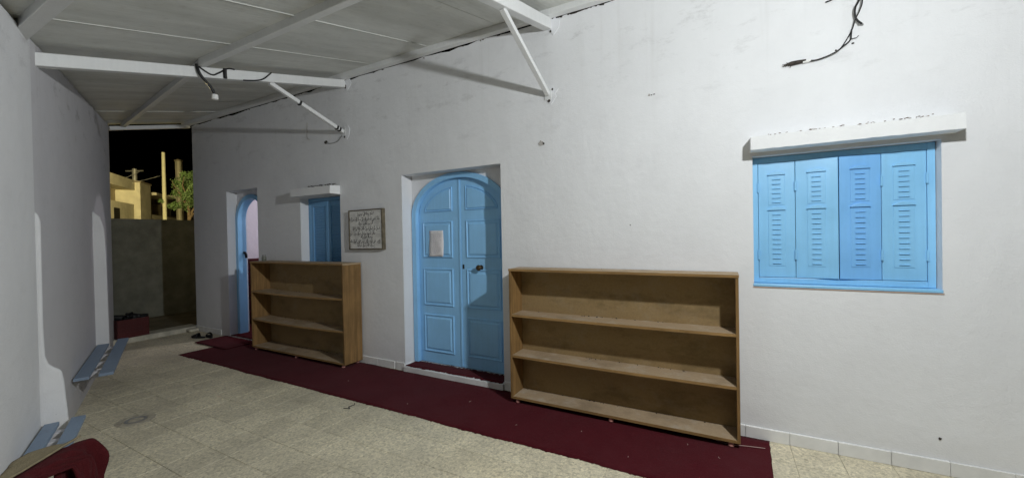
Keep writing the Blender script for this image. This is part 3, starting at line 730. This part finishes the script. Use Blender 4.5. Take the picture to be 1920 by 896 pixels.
# ================================================================== HANGING WIRES ON THE WALL
HW = root('burnt_wire_bundle', (.8, -.02, 3.1), 'loose black wires hanging from wall with a burnt frayed end', 'wires')
hw = lambda px, py, Y=-.02: tuple(Vector(onY(px, py, Y))-Vector((.8, -.02, 3.1)))
def wire(pts, r): MB().tube(spline(pts, 7), r, 7).build('wire', M['black'], HW, smooth=True)
wire([hw(1612, -40, -.03), hw(1617, 0, -.05), hw(1612, 20, -.06), hw(1604, 36, -.05), hw(1598, 55, -.03), hw(1588, 74, -.03), hw(1574, 93, -.035), hw(1555, 104, -.03), hw(1530, 113, -.02), hw(1508, 117, -.015)], .0038)
wire([hw(1625, -40, -.03), hw(1611, 0, -.04), hw(1604, 14, -.05), hw(1603, 28, -.045), hw(1607, 38, -.04), hw(1616, 45, -.03)], .006)
wire([hw(1597, 55, -.03), hw(1596, 66, -.025), hw(1594, 76, -.025), hw(1580, 88, -.03), hw(1565, 99, -.02), hw(1535, 112, -.015), hw(1512, 114, -.012)], .0045)
wire([hw(1594, 74, -.02), hw(1602, 72, -.012), hw(1606, 71, -.012), hw(1610, 67, -.010)], .0022)
be = MB(); a0 = Vector(hw(1511, 114, -.014)); a1 = Vector(hw(1473, 122, -.016))
be.tube([a0, a0.lerp(a1, .35), a0.lerp(a1, .7), a1], [.010, .014, .015, .006], 8)
for i in range(26):
    t_ = random.random(); c = a0.lerp(a1, t_); d = (a1-a0).normalized()*random.uniform(.01, .03)+Vector((random.gauss(0, .006), random.gauss(0, .004), random.gauss(0, .010)))
    be.tube([c, c+d], [.0035, .0012], 4)
be.build('burnt_end', M['grime'], HW)
bw = MB(); bw.tube([hw(1520, 114, -.013), hw(1505, 117, -.014)], .010, 8); bw.build('white_sleeve', M['socket'], HW)
nail = MB().tube([hw(1611, 44, -.03), hw(1617, 47, -.0)], .008, 6).build('wire_clip', M['galv'], HW)
strand([onY(1548, 5, -.012), onY(1556, 2, -.02), onY(1566, -3, -.012)], .005, 'bit of dark wire poking from the wall above the shutter', M['black'], 'wire_stub')
chip(.78, 2.795, .010, M['grime'], sq=.6); chip(.69, 2.77, .006, M['grime'])

# ================================================================== YARD WALL WITH FINS AND SHELF BENCHES
yw = MB(); X0, X1 = -8.28, -2.2
n = 60; pr = []
for i in range(n+1):
    X = X0+(X1-X0)*i/n; Y = LY(X); zt = roof_z(Y)-.012+random.uniform(-.012, .006)
    a = Vector((X, Y, 0)); b = a-LN*.22
    yw.v += [Vector((a.x, a.y, -.1)), Vector((a.x, a.y, zt)), Vector((b.x, b.y, zt)), Vector((b.x, b.y, -.1))]
for i in range(n):
    for q in range(4): yw.f.append([i*4+q, i*4+(q+1) % 4, (i+1)*4+(q+1) % 4, (i+1)*4+q])
yw.f += [[0, 1, 2, 3], [n*4+q for q in range(4)]]
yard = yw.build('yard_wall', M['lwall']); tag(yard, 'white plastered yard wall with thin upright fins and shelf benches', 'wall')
# slightly prouder plaster nearer the yard; its paler white stands in for lamp light
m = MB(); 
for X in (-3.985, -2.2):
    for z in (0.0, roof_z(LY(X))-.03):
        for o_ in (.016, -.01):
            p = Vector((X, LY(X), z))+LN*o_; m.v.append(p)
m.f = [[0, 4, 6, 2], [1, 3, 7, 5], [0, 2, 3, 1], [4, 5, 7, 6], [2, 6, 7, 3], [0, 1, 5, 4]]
m.build('near_plaster_lit', M['lwall_lit'], yard)
def fin(X, prof, lab, thick=.10):
    """upright fin standing square to the long wall; prof gives (reach beyond wall line, z)"""
    y0 = LY(X)
    poly = [(y0-.05, 0)] + [(y0+r_, z_) for r_, z_ in prof] + [(y0-.05, prof[-1][1])]
    o = MB().prism(poly, lambda a, b: (X, a, b), lambda a, b: (X-thick, a+.0*thick, b)).build('wall_fin', M['lwall_lit'], yard, bevel=.018, segs=4); o['label'] = lab; return o
fin(-4.0, [(.150, 0), (.146, .30), (.128, .60), (.118, .685), (.085, .715), (.060, .745), (.045, .80), (.040, 1.0), (.042, 1.70), (.030, 1.755), (.0, 1.775)], 'white fin with a bulging foot')
fin(-6.5, [(.125, 0), (.12, .5), (.112, 1.4), (.10, 1.72), (.07, 1.86), (.0, 1.93)], 'white fin with a rounded top')
def bench(name, Xs, Xe, z, lab, d0, d1, gap_):
    r = root(name, (Xs, LY(Xs), 0), lab, 'bench', 'plank benches on the yard wall'); ln = (Xs-Xe)*1.0708
    fr = Matrix(((LE.x, LN.x, 0), (LE.y, LN.y, 0), (0, 0, 1))).to_4x4()
    h = (d1-d0-gap_)/2
    for a, b, s0, s1 in ((d0, d0+h, 0, 0), (d0+h+gap_, d1, .035, .22 if Xe < -6 else .03)):
        MB().box(s0, ln+s1, a, b, z-.026, z, fr).build('plank', M['bench'], r, bevel=.003)
    k = max(2, int(ln/.36))
    for i in range(k):
        t_ = .30+(ln-.42)*i/(k-1)
        MB().box(t_-.03, t_+.03, .001, d1-.06, z-.085, z-.0265, fr).build('bracket', M['lwall'], r, bevel=.004)
    return r
bench('plank_bench', -5.06, -6.495, .36, 'faded blue plank bench on wall between the two white fins', .012, .262, .055)
bench('plank_bench', -3.44, -3.985, .36, 'faded blue plank bench below a folded rug against the bulging fin', .030, .215, .05)
# masonry ledge in front of near bench
lg = MB(); fr = Matrix.Translation((-2.4, LY(-2.4), 0)) @ Matrix(((LE.x, LN.x, 0), (LE.y, LN.y, 0), (0, 0, 1))).to_4x4()
lg.box(0, 1.10, .018, .09, 0, .355, fr); o = lg.build('ledge_block', M['reveal'], bevel=.01); tag(o, 'white plastered ledge block under the folded red rug', 'ledge')

# folded rug on the bench: thick sheet, backing turned up, front edge hanging
FR = root('folded_rug', (-3.02, LY(-3.02), 0), 'folded dark red carpet with beige backing lying on the near bench', 'rug')
fr3 = Matrix(((LE.x, LN.x, 0), (LE.y, LN.y, 0), (0, 0, 1)))
def sheet(prof, l0, l1, thick, name, mat, amp=.012, n=60, drape=0, near=0):
    prof = [Vector((0, a, b)) for a, b in prof]; prof = spline(prof, 4); m = MB(); K = len(prof)
    for i in range(n+1):
        u = i/n
        for k_, p in enumerate(prof):
            v = k_/(K-1); wv = amp*(math.sin(u*9+v*4)+.9*(1-2*abs(math.sin(u*13-v*5)))+.7*math.sin(v*17+u*5)+.5*math.sin(u*41+v*9))
            la = l0+(near*max(0, min(1, (.392-p.z)/.06)) if near else 0); lx = la+(l1-la)*u+.012*math.sin(v*9+1)*(u**5); sk = (lx-.4)*.5
            hg = max(0, min(1, (.392-p.z)/.1))*drape
            m.v.append(fr3 @ Vector((lx, max(.022, p.y+sk+wv*.8+hg*(.055*abs(math.sin(lx*21+.9+.8*p.z*3))-.03+.012*math.sin(lx*63+p.z*20))), p.z+wv*(.6 if p.z > .1 else .1))))
    for i in range(n):
        for k_ in range(K-1): m.f.append([i*K+k_, i*K+k_+1, (i+1)*K+k_+1, (i+1)*K+k_])
    o = m.build(name, mat, FR, smooth=True); s = o.modifiers.new('t', 'SOLIDIFY'); s.thickness = thick; s.offset = 0
    return o
sheet([(.05, .372), (.15, .376), (.215, .384), (.245, .402), (.29, .402), (.312, .385), (.330, .30), (.345, .17), (.352, .02)], -.05, .42, .014, 'red_pile', M['rug_o'], .005, drape=1, near=.30)
sheet([(.222, .412), (.18, .398), (.12, .392), (.03, .386)], -.05, .47, .010, 'turned_backing', M['backing'], .0025)
sheet([(.255, .386), (.275, .33), (.27, .22), (.29, .10), (.30, .02)], .24, .41, .012, 'inner_fold', M['rug_o'], .005)

# ================================================================== PASSAGE END
st = MB().box(-8.46, -8.135, -1.12, .06, -.12, .075); o = st.build('end_step', M['concrete'], bevel=.02, segs=3)
tag(o, 'pale concrete step at the end of the passage', 'step')
st = MB().box(-8.135, -7.98, -.16, -.015, .0, .06); o = st.build('mortar_lump', M['concrete'], bevel=.03, segs=3); tag(o, 'low pale mortar hump where the step meets house wall', 'step')
lw = MB().box(-10.8, -10.6, -4.5, 6.0, -.2, 2.03); bw_ = lw.build('boundary_wall', M['rendered'], bevel=.01); tag(bw_, 'low grey rendered boundary wall beyond the passage end', 'wall')
struct(MB().box(-10.6, -8.465, -1.6, 5, -.2, -.02).build('yard_ground', M['earth']))
# crate
CR = root('plastic_crate', (-8.30, -.83, .076), 'dark red plastic crate of old shoes on the end step', 'crate', rz=math.radians(3))
def crate_side(a, b, th, nm):
    m = MB(); a = Vector(a); b = Vector(b)
    for z0, z1 in ((0, .03), (.075, .09), (.135, .15), (.195, .21), (.255, .285)): m.bar(a+Vector((0, 0, (z0+z1)/2)), b+Vector((0, 0, (z0+z1)/2)), th, z1-z0)
    for t_ in (0, .2, .4, .6, .8, 1): 
        p = a.lerp(b, t_*.94+.03); m.bar(p+Vector((0, 0, .004)), p+Vector((0, 0, .281)), th*.9, .022, b-a)
    m.box(min(a.x, b.x)+(.004 if a.x != b.x else 0)-.001, max(a.x, b.x)-(.004 if a.x != b.x else 0)+.001, min(a.y, b.y)-.001, max(a.y, b.y)+.001, .01, .27)
    return m.build(nm, M['crate'], CR)
for s in ((( .15, -.19, 0), (.15, .19, 0)), ((-.15, -.19, 0), (-.15, .19, 0)), ((-.138, -.19, 0), (.138, -.19, 0)), ((-.138, .19, 0), (.138, .19, 0))): crate_side(*s, .01, 'crate_side')
MB().box(-.145, .145, -.185, .185, .002, .012).build('crate_floor', M['crate'], CR)
def shoe(name, loc, rz, lab, mat, grp=None, L=.26, up=True, tilt=0):
    """low shoe / slipper: sole outline plus a vamp"""
    r = root(name, loc, lab, 'slipper' if not up else 'shoe', grp, rz); r.rotation_euler.x = tilt
    out = []
    for i in range(24):
        t = 2*math.pi*i/24; x_ = math.cos(t)*L/2; wdt = .046 if x_ > 0 else .036; out.append((x_, math.sin(t)*wdt*(1-.12*(abs(x_)/(L/2))**4)))
    MB().prism(out, lambda a, b: (a, b, 0), lambda a, b: (a, b, .022)).build('sole', mat, r, bevel=.005)
    m = MB(); n, k = 8, 8; xa, xb = (-.45*L, .46*L) if up else (-.02*L, .44*L)
    for i in range(n+1):
        u = i/n; x_ = xa+(xb-xa)*u; wdt = (.045 if x_ > 0 else .036)*math.sqrt(max(.05, 1-(abs(x_)/(L*.52))**4)); h_ = (.05+.03*(1-u)) if up else (.045*(1-u)+.02)
        for j in range(k+1):
            t = math.pi*j/k; m.v.append(Vector((x_, wdt*math.cos(t), .02+h_*math.sin(t)*(.8 if up else 1))))
    for i in range(n):
        for j in range(k): m.f.append([i*(k+1)+j, i*(k+1)+j+1, (i+1)*(k+1)+j+1, (i+1)*(k+1)+j])
    o = m.build('upper' if up else 'strap', mat, r, smooth=True); o.modifiers.new('t', 'SOLIDIFY').thickness = .005; return r
for i, (dx, dy, dz, rz, tl) in enumerate(((-.03, -.12, .225, 1.2, .2), (.03, -.02, .235, -.6, -.25), (-.02, .07, .22, .5, .3), (.04, .12, .205, 1.8, -.2))):
    shoe('old_shoe', (-8.30+dx, -.83+dy, .076+dz+.055), rz, 'black old shoe heaped in the dark red crate', M['black'], 'old shoes in the crate', .24, True, tl)
shoe('slipper', (-7.46, -.26, .001), math.radians(200), 'black slipper left on the tiles by end step, toe to wall', M['black'], None, .25, False)
shoe('slipper', (-7.34, -.16, .001), math.radians(165), 'black slipper lying askew between its twin and the wall', M['black'], None, .25, False)
# floor drain
DR = root('floor_drain', (-4.55, -1.985, 0), 'pale cement patch round a small dark floor drain', 'drain')
m = MB(); m.lathe([(.135, .0003), (.13, .003), (.08, .004), (.078, .002)], (0, 0, 0), 28); m.build('cement_ring', M['drain'], DR)
MB().lathe([(.076, .0008), (.076, .0036), (.055, .0038), (.052, .0012)], (0, 0, 0), 24).build('drain_rim', M['galv'], DR)
MB().lathe([(.05, .0008), (.05, .003), (.01, .0032)], (0, 0, 0), 20).build('drain_plug', M['drain'], DR)

# ================================================================== THE STREET BEYOND (sodium lit)
E1 = Vector((-.8216, .570, 0)); NN = Vector((.570, .8216, 0))
def facade(Q):
    """pixel -> point on an upright street facade plane through Q"""
    return lambda px, py: on_plane(px, py, Q, NN)
def fbox(m, fa, p0, p1, front, back):
    """block between two facade pixels, reaching front (towards street) and back"""
    a = fa(*p0); b = fa(*p1); s0 = (a-QA).dot(E1); s1 = (b-QA).dot(E1); z0, z1 = sorted((a.z, b.z)); s0, s1 = sorted((s0, s1))
    k = len(m.v)
    for z in (z0, z1):
        for s_, d in ((s0, front), (s1, front), (s1, -back), (s0, -back)): m.v.append(QB+E1*s_+NN*d+Vector((0, 0, z)))
    m.f += [[k+i for i in q] for q in ((0, 3, 2, 1), (4, 5, 6, 7), (0, 1, 5, 4), (1, 2, 6, 5), (2, 3, 7, 6), (3, 0, 4, 7))]
    return m
def sbox(m, o_, s0, s1, d0, d1, z0, z1):
    k = len(m.v)
    for z in (z0, z1):
        for s_, d in ((s0, d0), (s1, d0), (s1, d1), (s0, d1)): m.v.append(o_+E1*s_+NN*d+Vector((0, 0, z)))
    m.f += [[k+i for i in q] for q in ((0, 3, 2, 1), (4, 5, 6, 7), (0, 1, 5, 4), (1, 2, 6, 5), (2, 3, 7, 6), (3, 0, 4, 7))]; return m
QA = CAM + ray(203, 400)*(21/ray(203, 400).dot(fw)); QA.z = 0
fa = facade(QA)
def sz(px, py): p = fa(px, py); return (p-QA).dot(E1), p.z
H1 = root('cream_house', QA, 'cream house with deep flat roof slab and corner pier lit yellow', 'house'); H1.location.z = -.16
Qz = Vector((0, 0, .16))
s_a = sz(203, 400)[0]; s_b = sz(254, 400)[0]; s_c = sz(274, 400)[0]
zt0, zt1 = sz(203, 322)[1], sz(203, 343)[1]; zl0 = sz(205, 374)[1]
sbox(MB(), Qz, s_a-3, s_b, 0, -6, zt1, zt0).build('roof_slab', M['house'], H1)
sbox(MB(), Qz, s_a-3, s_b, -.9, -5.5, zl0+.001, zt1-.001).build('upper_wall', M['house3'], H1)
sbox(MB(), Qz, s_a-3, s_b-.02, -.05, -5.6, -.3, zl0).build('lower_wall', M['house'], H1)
za, zb = sz(218, 405)[1], sz(218, 389)[1]
sbox(MB(), Qz, sz(216, 400)[0], sz(227, 400)[0], -.045, -.2, -.1, zb).build('door_opening', M['dark'], H1)
sbox(MB(), Qz, sz(214, 360)[0], sz(226, 360)[0], -.88, -1.1, zl0+.15, zt1-.3).build('window', M['dark'], H1)
z3 = sz(262, 345)[1]
sbox(MB(), Qz, s_b, s_c, .25, -1.4, -.3, z3).build('corner_pier', M['house'], H1)
sbox(MB(), Qz, s_b-.04, s_c+.05, .30, -1.45, z3+.001, z3+.10).build('pier_cap', M['house3'], H1)
m = sbox(MB(), Qz, s_a-1.2, sz(219, 400)[0], -1.0, -3, zt0+.001, sz(210, 311)[1]); m.build('parapet', M['redbrick'], H1)
# second house
H2 = root('dark_street_house', QA, 'dark street house with pale canopy slabs beyond the cream house', 'house'); H2.location.z = -.16
s_d, s_e, s_f = sz(278, 400)[0], sz(311, 400)[0], sz(372, 400)[0]
zc, zd = sz(278, 361)[1], sz(278, 366)[1]
sbox(MB(), Qz, s_d, s_e, .45, -1.0, zd, zc).build('canopy_slab', M['house'], H2)
sbox(MB(), Qz, s_c+.06, s_f+2, -.6, -6, -.3, zd-.002).build('wall', M['house2'], H2)
s_g = sz(335, 400)[0]; ze, zf = sz(335, 367)[1], sz(335, 373)[1]
sbox(MB(), Qz, s_g, s_f+2, .45, -1.0, zf, ze).build('canopy_slab', M['house'], H2)
sbox(MB(), Qz, s_e-.0, s_g, .1, -5.5, zd-.4, zd+.15).build('upper_wall', M['house2'], H2)
sbox(MB(), Qz, sz(303, 400)[0], sz(310, 400)[0], -.2, -.55, -.3, zd-.41).build('pier', M['house3'], H2)
sbox(MB(), Qz, s_d, sz(330, 400)[0], .2, -.58, -.3, sz(290, 404)[1]).build('front_ledge', M['house'], H2)
for a, b in ((280, 300), (313, 330), (337, 356)):
    sbox(MB(), Qz, sz(a, 400)[0], sz(b, 400)[0], -.57, -.75, sz(300, 398)[1], sz(300, 382)[1]).build('window', M['dark'], H2)
# chimney tower, poles
def post(name, px, py_top, dist, r0, r1, lab, cat, mat, arms=None):
    d = ray(px, py_top); p = CAM + d*(dist/d.dot(fw)); o = root(name, (p.x, p.y, -.16), lab, cat); zt = p.z+.16
    MB().lathe([(r0, 0), (r1, zt)], (0, 0, 0), 12).build('shaft', mat, o)
    if arms:
        for z_ in arms: MB().bar(Vector((0, 0, zt-z_))-rt0*.55, Vector((0, 0, zt-z_))+rt0*.55, .06, .06).build('cross_arm', mat, o)
    return o
post('street_mast', 306, 286, 24.5, .12, .085, 'tall thin pale mast standing before the dark street house', 'pole', M['pole'])
post('utility_pole', 252, 317, 24.6, .15, .12, 'grey utility pole with a cross arm behind the cream house', 'pole', M['galv'], (.12,))
p = CAM + ray(335, 303)*(29/ray(335, 303).dot(fw))
ch = root('narrow_tower', (p.x, p.y, -.16), 'tall narrow yellow lit tower block behind the street tree', 'tower')
wch = 29*8/FOC/2
m = MB(); m.box(-wch, wch, -wch, wch, 0, p.z+.16); m.build('shaft', M['house'], ch); MB().box(-wch-.04, wch+.04, -wch-.04, wch+.04, p.z+.161, p.z+.27).build('cap', M['house3'], ch)
# street tree
p = CAM + ray(352, 350)*(23.5/ray(352, 350).dot(fw)); tr = root('street_tree', (p.x, p.y, -.16), 'leafy green street tree beside the narrow tower', 'tree')
zc_ = p.z+.16
limbs = MB().tube([(0, 0, 0), (.05, .02, zc_*.4), (-.05, .05, zc_*.7), (0, 0, zc_)], [.14, .11, .08, .04], 8)
for a in range(7):
    t = a*.9; limbs.tube([(0, 0, zc_*(.55+.05*a)), (.5*math.cos(t), .5*math.sin(t), zc_*(.7+.05*a)), (.8*math.cos(t+.3), .8*math.sin(t+.3), zc_*(.8+.05*a))], [.05, .03, .012], 6)
limbs.build('trunk', M['bark'], tr)
lv = MB(); rnd = random.Random(5)
cl = [(Vector((rnd.gauss(.05, .36), rnd.gauss(0, .36), zc_+rnd.uniform(-1.25, .75))), rnd.uniform(.14, .28)) for i in range(80)]
for c, r_ in cl:
    for i in range(60):
        q = Vector((rnd.gauss(0, 1), rnd.gauss(0, 1), rnd.gauss(0, 1))).normalized()*r_*rnd.random()**.4+c
        a = Vector((rnd.gauss(0, 1), rnd.gauss(0, 1), rnd.gauss(0, 1))).normalized(); b = a.orthogonal().normalized(); l_ = rnd.uniform(.035, .065)
        k = len(lv.v); lv.v += [q-a*l_, q+b*l_*.45, q+a*l_, q-b*l_*.45]; lv.f.append([k, k+1, k+2, k+3])
lv.build('crown', M['leaf'], tr)
# overhead service wires
for (pa, pb, lab) in (((200, 336), (300, 330), 'thin overhead wire sagging in front of the cream house'), ((200, 330), (262, 322), 'thin overhead wire reaching the utility pole cross arm')):
    a = CAM+ray(*pa)*(23.5/ray(*pa).dot(fw)); b = CAM+ray(*pb)*(24.4/ray(*pb).dot(fw)); c = (a+b)/2-Vector((0, 0, .25))
    o = MB().tube(spline([a, c, b], 8), .012, 5).build('overhead_wire', M['galv'], smooth=True); tag(o, lab, 'wire')

# ================================================================== LAMPS OF THE PLACE

def bulb(name, loc, top, lab, col, e):
    r = root(name, loc, lab, 'lamp')
    MB().lathe([(.012, .052), (.028, .03), (.034, 0), (.028, -.03), (.012, -.045)], (0, 0, 0), 18).build('glass', emit(name+'_glow', col, e), r, smooth=True).visible_shadow = True
    MB().lathe([(.016, .053), (.018, .10), (.006, .105)], (0, 0, 0), 14).build('socket', M['black'], r)
    MB().tube([(0, 0, .1), (.004, 0, (top-.1)*.5+.1), (0, 0, top)], .004, 6).build('cord', M['black'], r); return r
LP = (.71, -1.62, 2.71)
bulb('hanging_bulb', (LP[0], LP[1], LP[2]+.09), roof_z(LP[1])-LP[2]-.094, 'bright white bulb hanging on a cord under the canopy', (1, .98, .95), 30)
lamp('hanging_bulb_light', (LP[0], LP[1], LP[2]), 535, (.955, .99, 1), .045, 14)
bulb('room_bulb', (-6.2, 1.7, 2.35), RH-2.35-.004, 'white bulb hanging from the ceiling of the lit room', (1, .95, .95), 20)
lamp('room_bulb_light', (-6.2, 1.7, 2.25), 40, (1, .95, .98), .05)
sp = QA + NN*2.0 - E1*7.5
sl = root('street_lamp', (sp.x, sp.y, -.16), 'sodium street lamp on a tall mast beside the cream house', 'street lamp')
MB().lathe([(.09, 0), (.06, 4.8)], (0, 0, 0), 12).build('mast', M['galv'], sl)
MB().tube(spline([(0, 0, 4.75), tuple(-NN*.2+Vector((0, 0, 4.9))), tuple(-NN*.4+Vector((0, 0, 4.92)))], 5), .03, 8).build('arm', M['galv'], sl)
MB().box(-.12, .12, -.2, .2, 4.88, 4.98).build('lamp_head', M['galv'], sl, bevel=.02).location = tuple(-NN*.45)
lamp('street_lamp_light', tuple(sp+Vector((0, 0, 4.5))), 10000, (1, .84, .42), .12)
